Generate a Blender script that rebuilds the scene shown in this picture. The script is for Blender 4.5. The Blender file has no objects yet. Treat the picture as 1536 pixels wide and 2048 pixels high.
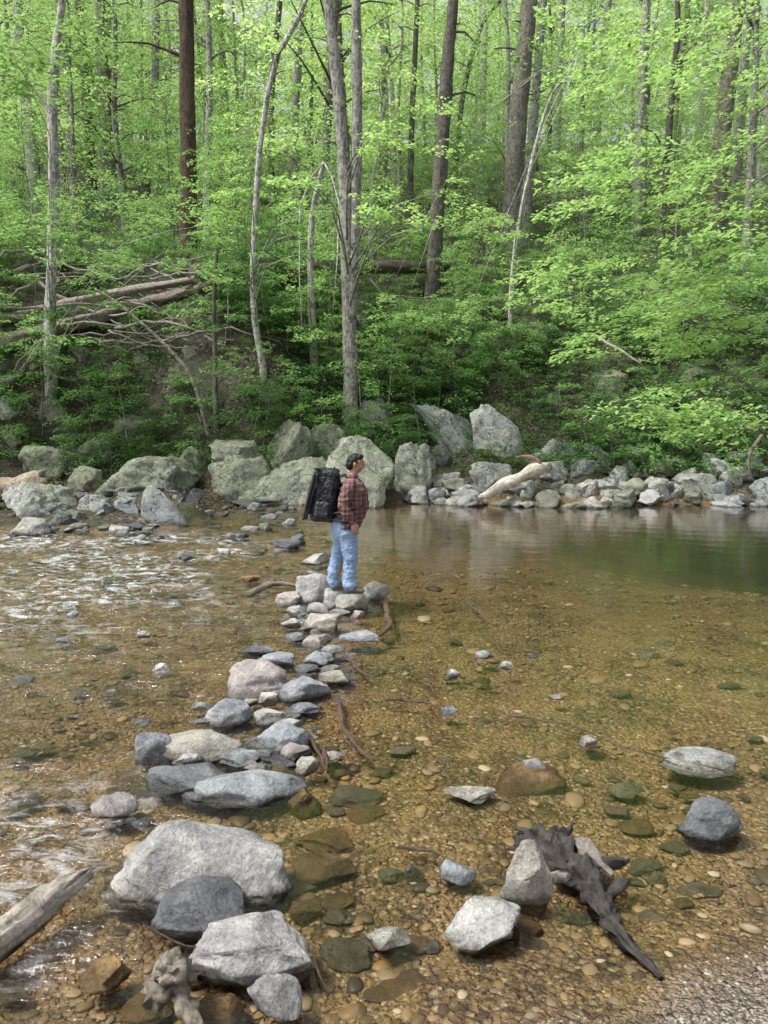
import bpy, bmesh, math, random
import numpy as np
from mathutils import Vector, noise, Matrix
random.seed(7); rng=np.random.default_rng(7)
scene=bpy.context.scene; COL=scene.collection
R=math.radians
# ---------------------------------------------------------------- camera
CAMH=2.45; PT=R(7.47); F=1479.
cd=bpy.data.cameras.new("camera"); cam=bpy.data.objects.new("camera",cd); COL.objects.link(cam)
cam.location=(0,0,CAMH); cam.rotation_euler=(math.pi/2-PT,0,0)
cd.sensor_fit='VERTICAL'; cd.sensor_height=36; cd.lens=26; cd.clip_end=600; scene.camera=cam
scene.view_settings.view_transform='Standard'; scene.view_settings.look='None'; scene.view_settings.exposure=0
# ---------------------------------------------------------------- terrain function (metres, water level z=0)
def ss(a,b,x):
    t=np.clip((x-a)/(b-a),0,1); return t*t*(3-2*t)
def T(x,y):
    x=np.asarray(x,float); y=np.asarray(y,float)
    s=y-(20.2+0.35*np.sin(x*0.7+1)-0.5*ss(7,11,x))
    bank=np.interp(s,[0,1,2,4.5,9,13,30,60,130,400],[0,.4,.95,2.3,5.4,6.9,14.5,27.5,54,110])
    bank=bank+ss(2,8,s)*(0.35*np.sin(x*.9+y*.5)+.25*np.sin(x*1.7-y*.8+2))
    bank=bank+1.9*ss(1,4.5,-x)*ss(1.8,5,s)*(1-ss(9,22,s))+.8*ss(2,6,s)*(1-ss(9,22,s))
    depth=.10+.03*np.sin(x*1.3+y*.9)+.02*np.sin(x*2.9-y*2.1)+.8*ss(.3,9.5,x)*ss(6,16,y)+.25*ss(-1,1,x)*ss(9.5,17,y)
    bed=-depth*np.clip(-s/2.0,0,1)
    z=np.where(s>0,bank,bed)
    bar=-.12+.30*ss(14.6,17,y)+.05*(y-15.5)+.07*np.sin(x*2.1+y*1.7)
    bar=np.where((y>13)&(y<22),bar,-9)
    z=np.maximum(z,np.where(x<-1,bar-2.5*(1-ss(2.9,4.6,-x)),-9))
    ye=np.where(x>0,2.42+.40*x,2.42+.7*x)+.06*np.sin(x*5)+.04*np.sin(x*11)
    z=np.maximum(z,np.clip((ye-y)*.16,-9,.9))
    return z
def ray(px,py):
    u=(px-768)/F; v=(1024-py)/F
    return Vector((u,math.cos(PT)+v*math.sin(PT),-math.sin(PT)+v*math.cos(PT)))
TT=np.arange(2,170,.1)
def hit(px,py,z=None):
    d=ray(px,py)
    if z is not None:
        t=(z-CAMH)/d.z; return Vector((d.x*t,d.y*t,z))
    zz=CAMH+d.z*TT; g=np.maximum(T(d.x*TT,d.y*TT),0)
    k=np.argmax(zz<g); t=TT[k] if (zz<g).any() else 150
    return Vector((d.x*t,d.y*t,max(float(T(d.x*t,d.y*t)),0)))
def dep(px,py,Y):
    d=ray(px,py); t=Y/d.y; return Vector((d.x*t,Y,CAMH+d.z*t))
# ---------------------------------------------------------------- helpers
def ob(name,me,mat=None,parent=None,label=None,cat=None,group=None,kind=None,color=None,loc=None):
    o=bpy.data.objects.new(name,me); COL.objects.link(o)
    if mat and me and not me.materials: me.materials.append(mat)
    if parent: o.parent=parent
    if label: o["label"]=label
    if cat: o["category"]=cat
    if group: o["group"]=group
    if kind: o["kind"]=kind
    if color: o.color=(*color[:3],1)
    if loc is not None: o.location=loc
    return o
def mk(name,V,Fc,smooth=True):
    me=bpy.data.meshes.new(name); me.from_pydata([tuple(v) for v in V],[],Fc)
    if smooth: me.polygons.foreach_set("use_smooth",[True]*len(me.polygons))
    me.update(); return me
def npmesh(name,V,Fc,smooth=False):
    me=bpy.data.meshes.new(name); k=Fc.shape[1]
    me.vertices.add(len(V)); me.vertices.foreach_set("co",np.ascontiguousarray(V,dtype=np.float32).ravel())
    me.loops.add(Fc.size); me.loops.foreach_set("vertex_index",np.ascontiguousarray(Fc,dtype=np.int32).ravel())
    me.polygons.add(len(Fc)); me.polygons.foreach_set("loop_start",np.arange(0,Fc.size,k,dtype=np.int32))
    me.update(calc_edges=True)
    if smooth: me.polygons.foreach_set("use_smooth",np.ones(len(Fc),bool))
    return me
class Geo:
    def __init__(s): s.V=[]; s.F=[]
    def add(s,V,Fc):
        n=len(s.V); s.V+= [tuple(v) for v in V]; s.F+=[tuple(i+n for i in f) for f in Fc]
    def mesh(s,name,smooth=True): return mk(name,s.V,s.F,smooth)
def curve(pts,rad,n):
    pts=np.array([tuple(p) for p in pts],float); rad=np.array(rad,float); m=len(pts)
    q=np.linspace(0,m-1,n); out=[];ro=[]
    for t in q:
        i=min(int(t),m-2); f=t-i
        p0=pts[max(i-1,0)];p1=pts[i];p2=pts[i+1];p3=pts[min(i+2,m-1)]
        out.append(.5*((2*p1)+(-p0+p2)*f+(2*p0-5*p1+4*p2-p3)*f*f+(-p0+3*p1-3*p2+p3)*f**3)); ro.append(rad[i]*(1-f)+rad[i+1]*f)
    return np.array(out),np.array(ro)
def tube(G,pts,rad,n=8,seg=8,rough=.08,seed=0,wob=0.,jag=0.,fr=1.7,fl=.55):
    P,r=curve(pts,rad,n); V=[];Fc=[]
    up=Vector((.13,.2,1)).normalized()
    for i in range(n):
        t=Vector(P[min(i+1,n-1)]-P[max(i-1,0)]); t=t.normalized() if t.length>0 else Vector((0,0,1))
        a=t.cross(up if abs(t.dot(up))<.92 else Vector((1,0,.1))).normalized(); b=t.cross(a)
        c=Vector(P[i])
        if wob: c=c+noise.noise_vector(c*4+Vector((seed,0,0)))*wob
        for k in range(seg):
            th=2*math.pi*k/seg; d=a*math.cos(th)+b*math.sin(th)
            rr=r[i]*(1+rough*2*noise.noise(Vector((math.cos(th)*fr+seed*3.1,math.sin(th)*fr,i*fl))))
            e=c+d*rr
            if jag and i in(0,n-1): e=e+t*(jag*r[i]*(random.random()-.3)*(1 if i else -1))
            V.append(e)
    for i in range(n-1):
        for k in range(seg):
            Fc.append((i*seg+k,i*seg+(k+1)%seg,(i+1)*seg+(k+1)%seg,(i+1)*seg+k))
    V.append(Vector(P[0])); V.append(Vector(P[-1])); q=len(V)
    for k in range(seg):
        Fc.append((q-2,(k+1)%seg,k)); Fc.append((q-1,(n-1)*seg+k,(n-1)*seg+(k+1)%seg))
    G.add(V,Fc)
# ---------------------------------------------------------------- node helpers
class M:
    def __init__(s,name):
        s.m=bpy.data.materials.new(name); s.m.use_nodes=True; s.t=s.m.node_tree
        s.b=s.t.nodes["Principled BSDF"]; s.o=s.t.nodes["Material Output"]
    def n(s,ty,_a=None,**ins):
        x=s.t.nodes.new("ShaderNode"+ty)
        for k,v in (_a or {}).items(): setattr(x,k,v)
        for k,v in ins.items():
            k=k.replace("_"," ")
            key=int(k[1:]) if k[0]=="i" and k[1:].isdigit() else k
            s.s(x.inputs[key],v)
        return x
    def s(s,inp,v):
        if isinstance(v,bpy.types.NodeSocket): s.t.links.new(v,inp)
        elif isinstance(v,bpy.types.Node): s.t.links.new(v.outputs[0],inp)
        else:
            if inp.type=='RGBA' and len(v)==3: v=(*v,1)
            inp.default_value=v
    def mix(s,f,a,b,bt='MIX'):
        x=s.t.nodes.new("ShaderNodeMix"); x.data_type='RGBA'; x.blend_type=bt
        s.s(x.inputs[0],f); s.s(x.inputs[6],a); s.s(x.inputs[7],b); return x.outputs[2]
    def math(s,op,a,b=0.,clamp=False):
        x=s.n("Math",{"operation":op,"use_clamp":clamp}); s.s(x.inputs[0],a); s.s(x.inputs[1],b); return x.outputs[0]
    def mr(s,v,a,b,c=0.,d=1.):
        x=s.n("MapRange"); s.s(x.inputs[0],v)
        for i,q in enumerate((a,b,c,d)): x.inputs[i+1].default_value=q
        return x.outputs[0]
    def ramp(s,v,st,interp='LINEAR'):
        x=s.n("ValToRGB"); s.s(x.inputs[0],v); e=x.color_ramp.elements; x.color_ramp.interpolation=interp
        while len(e)<len(st): e.new(.5)
        for i,(p,c) in enumerate(st): e[i].position=p; e[i].color=(*c,1) if len(c)==3 else c
        return x.outputs[0]
    def noise(s,co,sc,det=6,rough=.55,dist=0.):
        return s.n("TexNoise",Vector=co,Scale=sc,Detail=float(det),Roughness=rough,Distortion=dist).outputs[0]
    def vor(s,co,sc,feat='F1'):
        return s.n("TexVoronoi",{"feature":feat},Vector=co,Scale=sc)
    def bump(s,h,st,dist=.02,nrm=None):
        x=s.n("Bump",Height=h,Strength=st,Distance=dist)
        if nrm: s.s(x.inputs["Normal"],nrm)
        return x.outputs[0]
    def fin(s,col,rough=.8,nrm=None,spec=.3):
        s.s(s.b.inputs["Base Color"],col); s.s(s.b.inputs["Roughness"],rough); s.b.inputs["Specular IOR Level"].default_value=spec
        if nrm: s.s(s.b.inputs["Normal"],nrm)
        return s.m
SPH={}
def sphere(sub):
    if sub not in SPH:
        bm=bmesh.new(); bmesh.ops.create_icosphere(bm,subdivisions=sub,radius=1)
        SPH[sub]=(np.array([v.co[:] for v in bm.verts]),np.array([[v.index for v in f.verts] for f in bm.faces])); bm.free()
    return SPH[sub]
# ---------------------------------------------------------------- person
FZ=.20; pb=hit(694,1182,FZ)
def ring(G,c,t,lat,rf,rl,seg=16):
    fb=lat.cross(t).normalized(); l=t.cross(fb).normalized(); i=len(G.V)
    for k in range(seg):
        th=2*math.pi*k/seg; G.V.append(tuple(Vector(c)+fb*math.cos(th)*rf+l*math.sin(th)*rl))
    return i
def limb(G,pts,rad,seg=16,lat=(0,1,0)):
    pts=[Vector(p) for p in pts]; lat=Vector(lat); rad=[(r,r) if not isinstance(r,tuple) else r for r in rad]; n=len(pts); rings=[]
    t0=(pts[1]-pts[0]).normalized(); t1=(pts[-1]-pts[-2]).normalized()
    seq=[(pts[0]-t0*min(rad[0])*.8,t0,.35,rad[0]),(pts[0]-t0*min(rad[0])*.5,t0,.8,rad[0])]
    for i in range(n): seq.append((pts[i],(pts[min(i+1,n-1)]-pts[max(i-1,0)]).normalized(),1,rad[i]))
    seq+=[(pts[-1]+t1*min(rad[-1])*.5,t1,.8,rad[-1]),(pts[-1]+t1*min(rad[-1])*.8,t1,.35,rad[-1])]
    for c,t,s,r in seq: rings.append(ring(G,c,t,lat,r[0]*s,r[1]*s,seg))
    for a,b in zip(rings,rings[1:]):
        for k in range(seg): G.F.append((a+k,a+(k+1)%seg,b+(k+1)%seg,b+k))
    G.F.append(tuple(rings[0]+k for k in range(seg))[::-1]); G.F.append(tuple(rings[-1]+k for k in range(seg)))
def elli(G,c,r,tilt=0):
    V,Fc=sphere(3); ct,st=math.cos(tilt),math.sin(tilt); W=V*np.array(r); W=np.stack([W[:,0]*ct+W[:,2]*st,W[:,1],-W[:,0]*st+W[:,2]*ct],1)+np.array(c); G.add(W,[tuple(f) for f in Fc])
def shear(G): G.V=[(x+.14*max(z-.85,0),y,z) for x,y,z in G.V]; return G
def remesh(G,name,vox,mat,parent,sm=4,folds=0.,ff=(9,9,16),**k):
    if parent.name=="person": shear(G)
    me=G.mesh(name); o=bpy.data.objects.new(name,me); COL.objects.link(o)
    q=o.modifiers.new("r",'REMESH'); q.mode='VOXEL'; q.voxel_size=vox; q.use_smooth_shade=True
    q=o.modifiers.new("s",'SMOOTH'); q.factor=.5; q.iterations=sm
    dg=bpy.context.evaluated_depsgraph_get(); m2=bpy.data.meshes.new_from_object(o.evaluated_get(dg)); bpy.data.objects.remove(o); bpy.data.meshes.remove(me); m2.name=name
    if folds:
        for v in m2.vertices: v.co+=v.normal*folds*(noise.noise(Vector((v.co.x*ff[0],v.co.y*ff[1],v.co.z*ff[2])))+.5*noise.noise(v.co*30))
    m2.polygons.foreach_set("use_smooth",np.ones(len(m2.polygons),bool))
    m2.materials.clear(); m2.materials.append(mat); return ob(name,m2,parent=parent,**k)
def simple(name,col,rough=.7,sc=30,amt=.3):
    m=M(name); tc=m.n("TexCoord").outputs["Object"]; n=m.noise(tc,sc,6,.6); lo=tuple(v*(1-amt) for v in col); hi=tuple(min(1,v*(1+amt)) for v in col)
    return m.fin(m.mix(m.mr(n,.3,.7),lo,hi),rough,m.bump(n,.3,.004))
SKIN=simple("skin",(.34,.19,.125),.5,20,.12); HAIR=simple("black_hair",(.010,.0095,.010),.6,120,.5); BOOT=simple("boot_leather",(.12,.10,.085),.7); NYL=simple("black_nylon",(.016,.017,.020),.6,60,.3)
GRY=simple("grey_nylon",(.032,.035,.041),.55,60,.2); MET=simple("black_metal",(.03,.03,.032),.35)
m=M("blue_denim"); tc=m.n("TexCoord").outputs["Object"]; n1=m.noise(tc,3,3,.5); n2=m.noise(tc,160,2); DEN=m.fin(m.mix(.25,m.ramp(n1,[(.3,(.15,.27,.45)),(.7,(.22,.36,.56))]),m.mr(n2,.3,.7,.1,.5)),.85,m.bump(m.noise(m.n("Mapping",Vector=tc,Scale=(1,1,1.8)).outputs[0],8,3,.5),.6,.04))
m=M("plaid_flannel"); tc=m.n("TexCoord").outputs["Object"]
nv=m.n("VectorMath",{"operation":'SCALE'}); m.s(nv.inputs[0],m.n("TexNoise",Vector=tc,Scale=8.).outputs[1]); nv.inputs[3].default_value=.05
sx=m.n("SeparateXYZ",Vector=m.n("VectorMath",{"operation":'ADD'},i0=tc,i1=nv.outputs[0]).outputs[0])
def band(s,f,a,b,ph=0.): return m.mr(m.math('SINE',m.math('ADD',m.math('MULTIPLY',s,f),ph)),a,b)
c=m.mix(m.math('MULTIPLY',band(sx.outputs[2],110.,-.4,.5),.5),(.155,.062,.06),(.05,.036,.036)); c=m.mix(m.math('MULTIPLY',band(sx.outputs[0],110.,-.4,.5),.45),c,(.045,.034,.034))
c=m.mix(m.math('MULTIPLY',band(sx.outputs[2],110.,.8,.95,1.6),.28),c,(.38,.33,.31)); c=m.mix(m.math('MULTIPLY',band(sx.outputs[0],110.,.8,.95,1.6),.28),c,(.38,.33,.31))
PLD=m.fin(c,.9,m.bump(m.noise(tc,14,5,.6),.5,.02))
per=ob("person",None,label="hiker in plaid shirt and jeans standing on stepping stones",cat="person",loc=pb); per.empty_display_size=.3
G=Geo()
NX,FX=.05,-.16
limb(G,[(0,0,.9),(.02,0,1.1),(-.01,0,1.38),(-.01,0,1.45)],[(.13,.15),(.14,.15),(.10,.16),(.06,.08)])
limb(G,[(-.015,0,1.44),(.0,0,1.53),(.01,0,1.6)],[(.06,.065),(.057,.06),(.06,.06)])
elli(G,(.012,0,1.655),(.098,.077,.10)); elli(G,(.030,0,1.60),(.073,.062,.075),-.2); elli(G,(.062,0,1.558),(.035,.035,.024)); 
elli(G,(.108,0,1.632),(.020,.013,.030),-.25); elli(G,(.117,0,1.620),(.017,.015,.011)); elli(G,(.100,0,1.590),(.012,.024,.006)); elli(G,(.098,0,1.578),(.012,.022,.007)); elli(G,(.095,0,1.672),(.014,.05,.010))
for s in(-1,1): elli(G,(.0,s*.079,1.635),(.019,.010,.032),-.15); elli(G,(.075,s*.036,1.607),(.03,.025,.025))
for s in(-1,1):
    sh=(-.03,s*.19,1.40); el=(-.07,s*.275,1.13); wr=(.09,s*.262,.925)
    limb(G,[sh,el,wr],[.05,.042,.028])
    pc=Vector(wr); ax=Vector((.28,0,-.96)).normalized(); fw=Vector((.96,0,.28))
    limb(G,[pc,pc+ax*.045,pc+ax*.085],[(.026,.018),(.040,.016),(.038,.013)])
    for off,ln in ((.030,.070),(.010,.080),(-.010,.074),(-.029,.058)):
        p0=pc+ax*.08+fw*off; iw=Vector((0,-s,0)); p1=p0+ax*ln*.45+iw*.006; p2=p1+ax*ln*.32+iw*.014; p3=p2+ax*ln*.22+iw*.018
        limb(G,[p0-ax*.02,p1,p2,p3],[.009,.0085,.008,.007],8)
    q=pc+ax*.03+fw*.028; limb(G,[q,q+fw*.022+ax*.03,q+fw*.026+ax*.058+Vector((0,-s*.008,0))],[.012,.010,.008],8)
    x=NX if s<0 else FX
    limb(G,[(0,s*.09,.92),(.02+x*.5,s*.10,.5),(x,s*.11,.10)],[.085,.06,.045]); limb(G,[(x-.02,s*.11,.06),(x+.1,s*.12,.045)],[.035,.035])
body=remesh(G,"body",.0055,SKIN,per,2)
G=Geo(); elli(G,(-.012,0,1.678),(.102,.086,.097)); elli(G,(-.048,0,1.635),(.066,.080,.080)); elli(G,(.045,0,1.728),(.056,.060,.036)); elli(G,(.002,.0,1.665),(.022,.086,.05))
remesh(G,"hair",.006,HAIR,per,2,.008,(30,30,30))
EW=simple("eye_white",(.5,.48,.45),.3)
for s in(-1,1):
    G=Geo(); elli(G,(.094,s*.032,1.650),(.010,.014,.008)); ob("eye",shear(G).mesh("eye"),EW,parent=per)
    G=Geo(); elli(G,(.102,s*.033,1.650),(.004,.006,.006)); ob("pupil",shear(G).mesh("pupil"),HAIR,parent=per)
    G=Geo(); elli(G,(.104,s*.034,1.668),(.006,.022,.005)); ob("eyebrow",shear(G).mesh("eyebrow"),HAIR,parent=per)
G=Geo()
limb(G,[(.0,0,.86),(.02,0,.98),(.05,0,1.10),(.02,0,1.28),(-.01,0,1.39),(-.02,0,1.455)],[(.18,.215),(.195,.22),(.205,.22),(.185,.22),(.135,.20),(.07,.09)],24)
for s in(-1,1): limb(G,[(-.02,s*.16,1.40),(-.04,s*.225,1.33),(-.07,s*.278,1.14),(.01,s*.278,1.03),(.08,s*.262,.945)],[.085,.088,.074,.064,.050])
remesh(G,"shirt",.008,PLD,per,4,.018)
G=Geo(); limb(G,[(-.02,0,1.44),(.0,0,1.475)],[(.08,.085),(.07,.077)]); ob("collar",shear(G).mesh("collar"),PLD,parent=per)
G=Geo()
limb(G,[(-.025,0,.78),(-.02,0,.87),(0,0,.95)],[(.18,.20),(.185,.21),(.18,.205)],20)
for s in(-1,1):
    x=NX if s<0 else FX
    limb(G,[(-.01+x*.25,s*.095,.80),(.01+x*.55,s*.10,.62),(.01+x*.8,s*.11,.46),(x-.01,s*.115,.25),(x-.01,s*.12,.09)],[(.135,.118),(.108,.10),(.092,.087),(.082,.08),(.092,.085)])
remesh(G,"jeans",.008,DEN,per,2,.018,(6,6,11))
for s in(-1,1):
    x=NX if s<0 else FX; G=Geo(); limb(G,[(x-.04,s*.12,.05),(x+.05,s*.12,.05),(x+.15,s*.13,.035)],[(.045,.05),(.05,.052),(.034,.045)],lat=(0,1,0)); limb(G,[(x-.01,s*.12,.05),(x-.01,s*.12,.14)],[.055,.052])
    remesh(G,"boot",.007,BOOT,per,2)
def rbox(c,d,bev=.03,seg=3):
    bm=bmesh.new(); bmesh.ops.create_cube(bm,size=1); bmesh.ops.scale(bm,vec=d,verts=bm.verts); bmesh.ops.bevel(bm,geom=bm.edges[:],offset=bev,segments=seg,profile=.6,affect='EDGES')
    bmesh.ops.translate(bm,vec=c,verts=bm.verts); V=[v.co[:] for v in bm.verts]; Fc=[tuple(v.index for v in f.verts) for f in bm.faces]; bm.free(); return V,Fc
bp=ob("backpack",None,label="large black hiking camera backpack worn on the person's back",cat="backpack",loc=pb+Vector((-.25,0,1.24))); bp.empty_display_size=.2; bp.rotation_euler=(0,R(7),0)
def bpart(name,parts,mat,label=None):
    G=Geo()
    for c,d,b in parts: G.add(*rbox(c,d,b))
    return remesh(G,name,.008,mat,bp,7,.03,(7,7,10))
bpart("bag",[((0,0,0),(.29,.39,.57),.11),((-.04,0,-.12),(.30,.38,.36),.11)],NYL); bpart("front_pocket",[((-.165,0,-.07),(.12,.31,.37),.055)],NYL); bpart("top_lid",[((-.01,0,.28),(.27,.35,.12),.055)],NYL)
bpart("side_pocket",[((-.03,-.20,-.16),(.18,.08,.20),.035)],GRY); bpart("side_panel",[((.03,-.196,.1),(.10,.03,.24),.012)],GRY); bpart("bottom_pad",[((-.03,0,-.28),(.28,.33,.09),.04)],GRY)
for s in(-1,1):
    G=Geo(); limb(G,[(.10,s*.11,.24),(.19,s*.125,.285),(.32,s*.13,.235),(.45,s*.135,.08),(.48,s*.16,-.06),(.30,s*.225,-.14),(.10,s*.17,-.2)],[(.012,.03)]*7,10); ob("shoulder_strap",G.mesh("shoulder_strap"),NYL,parent=bp)
G=Geo(); limb(G,[(.1,-.17,-.27),(.25,-.235,-.28),(.42,-.17,-.29),(.49,0,-.29),(.42,.17,-.29),(.25,.235,-.28),(.1,.17,-.27)],[(.015,.015)]*7,8); ob("hip_belt",G.mesh("hip_belt"),NYL,parent=bp)
G=Geo(); limb(G,[(.06,-.03,.32),(.06,-.03,.37),(.06,.03,.37),(.06,.03,.32)],[.008]*4,8); ob("handle",G.mesh("handle"),NYL,parent=bp)
tp=ob("tripod",None,label="folded black camera tripod strapped to the back of the backpack",cat="tripod",loc=pb+Vector((-.44,-.17,1.25))); tp.empty_display_size=.1
dz=Vector((-.07,0,-.27))
for i,(a,b) in enumerate([(-.015,-.02),(.02,0),(-.015,.025)]):
    G=Geo(); o=Vector((a,b-.02,0)); limb(G,[o-dz,o,o+dz*.6],[.020,.019,.019],8); limb(G,[o+dz*.55,o+dz*1.0],[.015,.014],8); limb(G,[o+dz*.98,o+dz*1.04],[.019,.018],8); ob("leg",G.mesh("leg"),MET,parent=tp)
G=Geo(); limb(G,[-dz*.98,-dz*1.12],[.035,.03],12); limb(G,[-dz*1.1,-dz*1.22],[.022,.022],10); G.add(*rbox(-dz*1.27,(.07,.05,.02),.005)); ob("tripod_head",G.mesh("tripod_head"),MET,parent=tp)
# ---------------------------------------------------------------- materials
def rockmat(name,moss,lichen,cr):
    m=M(name); tc=m.n("TexCoord").outputs["Object"]; oi=m.n("ObjectInfo")
    off=m.n("VectorMath",{"operation":'SCALE'}); m.s(off.inputs[0],(7.,3.,5.)); m.s(off.inputs[3],oi.outputs["Random"])
    co=m.n("VectorMath",{"operation":'ADD'},i0=tc,i1=off.outputs[0]).outputs[0]
    g=m.n("NewGeometry"); z=m.n("SeparateXYZ",Vector=g.outputs["Position"]).outputs[2]
    nz=m.n("SeparateXYZ",Vector=g.outputs["Normal"]).outputs[2]
    n1=m.noise(co,3.2,9,.65,.4); n2=m.noise(co,48,4,.75); n3=m.noise(co,9,7,.7,.8)
    base=oi.outputs["Color"]
    c=m.mix(1,base,m.ramp(n1,[(.3,(.42,.42,.44)),(.5,(.9,.9,.9)),(.7,(1.38,1.36,1.3))]),'MULTIPLY')
    c=m.mix(.8,c,m.ramp(n2,[(.3,(.4,.4,.4)),(.5,(1,1,1)),(.72,(1.6,1.6,1.55))]),'MULTIPLY')
    c=m.mix(m.math('MULTIPLY',m.mr(n3,.50,.60),lichen),c,m.mix(1,base,(1.45,1.55,1.35) if cr else (1.25,1.27,1.2),'MULTIPLY'))
    b=m.bump(n1,1.,.08)
    if cr:
        wv=m.n("VectorMath",{"operation":'ADD'},i0=co,i1=m.n("TexNoise",Vector=co,Scale=4.).outputs[1]).outputs[0]
        ve=m.mr(m.vor(wv,1.3,'DISTANCE_TO_EDGE').outputs[0],.0,.025,1,0); c=m.mix(m.math('MULTIPLY',ve,cr),c,(.03,.03,.03)); b=m.bump(m.math('MULTIPLY',ve,-1.),.8,.05,b)
    if moss: c=m.mix(m.math('MULTIPLY',m.math('MULTIPLY',m.mr(nz,.0,.7),m.mr(n1,.44,.6)),moss),c,m.ramp(n2,[(.3,(.03,.05,.01)),(.7,(.10,.14,.03))]))
    zz=m.math('ADD',z,m.mr(n3,.3,.7,-.03,.03))
    c=m.mix(m.mr(zz,-.10,-.01,.75,0),c,m.ramp(n1,[(.3,(.07,.045,.015)),(.7,(.27,.17,.055))]))
    wet=m.mr(zz,.02,.06,1,0); c=m.mix(m.math('MULTIPLY',wet,.75),c,m.mix(1,c,(.22,.2,.17),'MULTIPLY'))
    b=m.bump(n3,.9,.035,b); b=m.bump(n2,.6,.009,b)
    return m.fin(c,m.mr(wet,0,1,.8,.25),b)
ROCK=rockmat("river_stone",0,.25,0); LROCK=rockmat("lichen_stone",.75,.6,.7)
def barkmat(name,sc):
    m=M(name); tc=m.n("TexCoord").outputs["Object"]; oi=m.n("ObjectInfo")
    co=m.n("Mapping",Vector=tc,Scale=(1,1,.2)).outputs[0]
    n1=m.noise(co,16*sc,8,.75,.6); n2=m.noise(tc,3.2,6,.65); n3=m.noise(tc,9,5,.6)
    c=m.mix(1,oi.outputs["Color"],m.ramp(n1,[(.36,(.22,.22,.22)),(.5,(.9,.9,.9)),(.64,(1.55,1.55,1.55))]),'MULTIPLY')
    c=m.mix(m.mr(n2,.5,.56,0,.6),c,m.mix(1,oi.outputs["Color"],(1.4,1.5,1.35),'MULTIPLY')); c=m.mix(m.mr(n3,.53,.6,0,.65),c,(.06,.07,.04))
    return m.fin(c,.9,m.bump(n1,1,.06),.15)
BARK=barkmat("tree_bark",1.)
def woodmat():
    m=M("weathered_wood"); tc=m.n("TexCoord").outputs["Object"]; oi=m.n("ObjectInfo")
    n1=m.noise(tc,7,9,.75,1.5); n2=m.noise(tc,50,5,.7,.5)
    z=m.n("SeparateXYZ",Vector=m.n("NewGeometry").outputs["Position"]).outputs[2]
    c=m.mix(1,oi.outputs["Color"],m.ramp(n1,[(.3,(.25,.23,.2)),(.48,(.9,.88,.85)),(.7,(1.5,1.45,1.4))]),'MULTIPLY')
    c=m.mix(.6,c,m.ramp(n2,[(.3,(.5,.5,.5)),(.7,(1.5,1.5,1.5))]),'MULTIPLY')
    c=m.mix(m.mr(z,.0,.03,.7,0),c,(.03,.025,.018))
    return m.fin(c,.75,m.bump(n2,.7,.012,m.bump(n1,1,.06)),.25)
WOOD=woodmat()
def leafmat(name,ca,cb,ta,tb,tf=.5):
    m=M(name); g=m.n("NewGeometry"); r=g.outputs["Random Per Island"]; oi=m.n("ObjectInfo").outputs["Random"]
    c=m.mix(r,ca,cb); t=m.mix(r,ta,tb); k=m.mr(oi,0,1,.7,1.25); kk=m.n("CombineColor",i0=m.mr(oi,0,1,.65,1.3),i1=k,i2=k).outputs[0]
    d=m.n("BsdfDiffuse",Color=m.mix(1,c,kk,'MULTIPLY')); tr=m.n("BsdfTranslucent",Color=m.mix(1,t,kk,'MULTIPLY'))
    a=m.n("MixShader",i0=tf,i1=d,i2=tr)
    m.t.links.new(a.outputs[0],m.o.inputs[0]); return m.m
LBRI=leafmat("fresh_leaves",(.18,.33,.095),(.34,.52,.20),(.32,.52,.12),(.48,.70,.25))
LMID=leafmat("green_leaves",(.10,.215,.068),(.22,.37,.14),(.23,.41,.10),(.35,.55,.18))
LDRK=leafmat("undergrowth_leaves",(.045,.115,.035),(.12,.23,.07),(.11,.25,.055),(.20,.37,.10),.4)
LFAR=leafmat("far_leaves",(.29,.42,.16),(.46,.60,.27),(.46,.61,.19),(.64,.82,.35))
LIT=leafmat("dry_leaves",(.08,.062,.042),(.22,.175,.125),(.08,.06,.03),(.12,.08,.05),.2)
# ---------------------------------------------------------------- ground
def axis(segs):
    a=[]
    for s,e,d in segs: a+=list(np.arange(s,e,d))
    return np.array(a+[segs[-1][1]])
def grid(xs,ys):
    X,Y=np.meshgrid(xs,ys); nx,ny=len(xs),len(ys)
    i=np.arange(nx*ny).reshape(ny,nx)
    Fc=np.stack([i[:-1,:-1].ravel(),i[:-1,1:].ravel(),i[1:,1:].ravel(),i[1:,:-1].ravel()],1)
    return X.ravel(),Y.ravel(),Fc
X,Y,Fc=grid(axis([(-200,-14,6),(-14,14,.16),(14,200,6)]),axis([(-20,2,.8),(2,12,.1),(12,30,.18),(30,60,.8),(60,400,6)]))
Z=T(X,Y)
nz=np.array([noise.fractal(Vector((a*.9,b*.9,0)),1,2,4) if b<60 and abs(a)<30 else 0 for a,b in zip(X,Y)])
s_=np.clip((Y-20.5)/2,0,1); Z=Z+nz*(.02+.22*s_)
gm=npmesh("ground",np.stack([X,Y,Z],1),Fc,True)
at=gm.attributes.new("bank",'FLOAT','POINT')
at.data.foreach_set("value",np.clip(np.maximum((Y-20.3)/.8,np.where((X<-2)&(Y>13.5),ss(-.02,.08,Z),0)),0,1).astype(np.float32))
at=gm.attributes.new("beach",'FLOAT','POINT'); at.data.foreach_set("value",np.where((Y<6),ss(-.04,.05,T(X,Y)),0).astype(np.float32))
m=M("stream_bed_and_forest_floor"); g=m.n("NewGeometry"); pos=g.outputs["Position"]; z=m.n("SeparateXYZ",Vector=pos).outputs[2]
v1=m.vor(pos,27); v2=m.vor(pos,62); v3=m.vor(pos,95)
def cellval(v): return m.n("SeparateColor",Color=v.outputs["Color"]).outputs[0]
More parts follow.
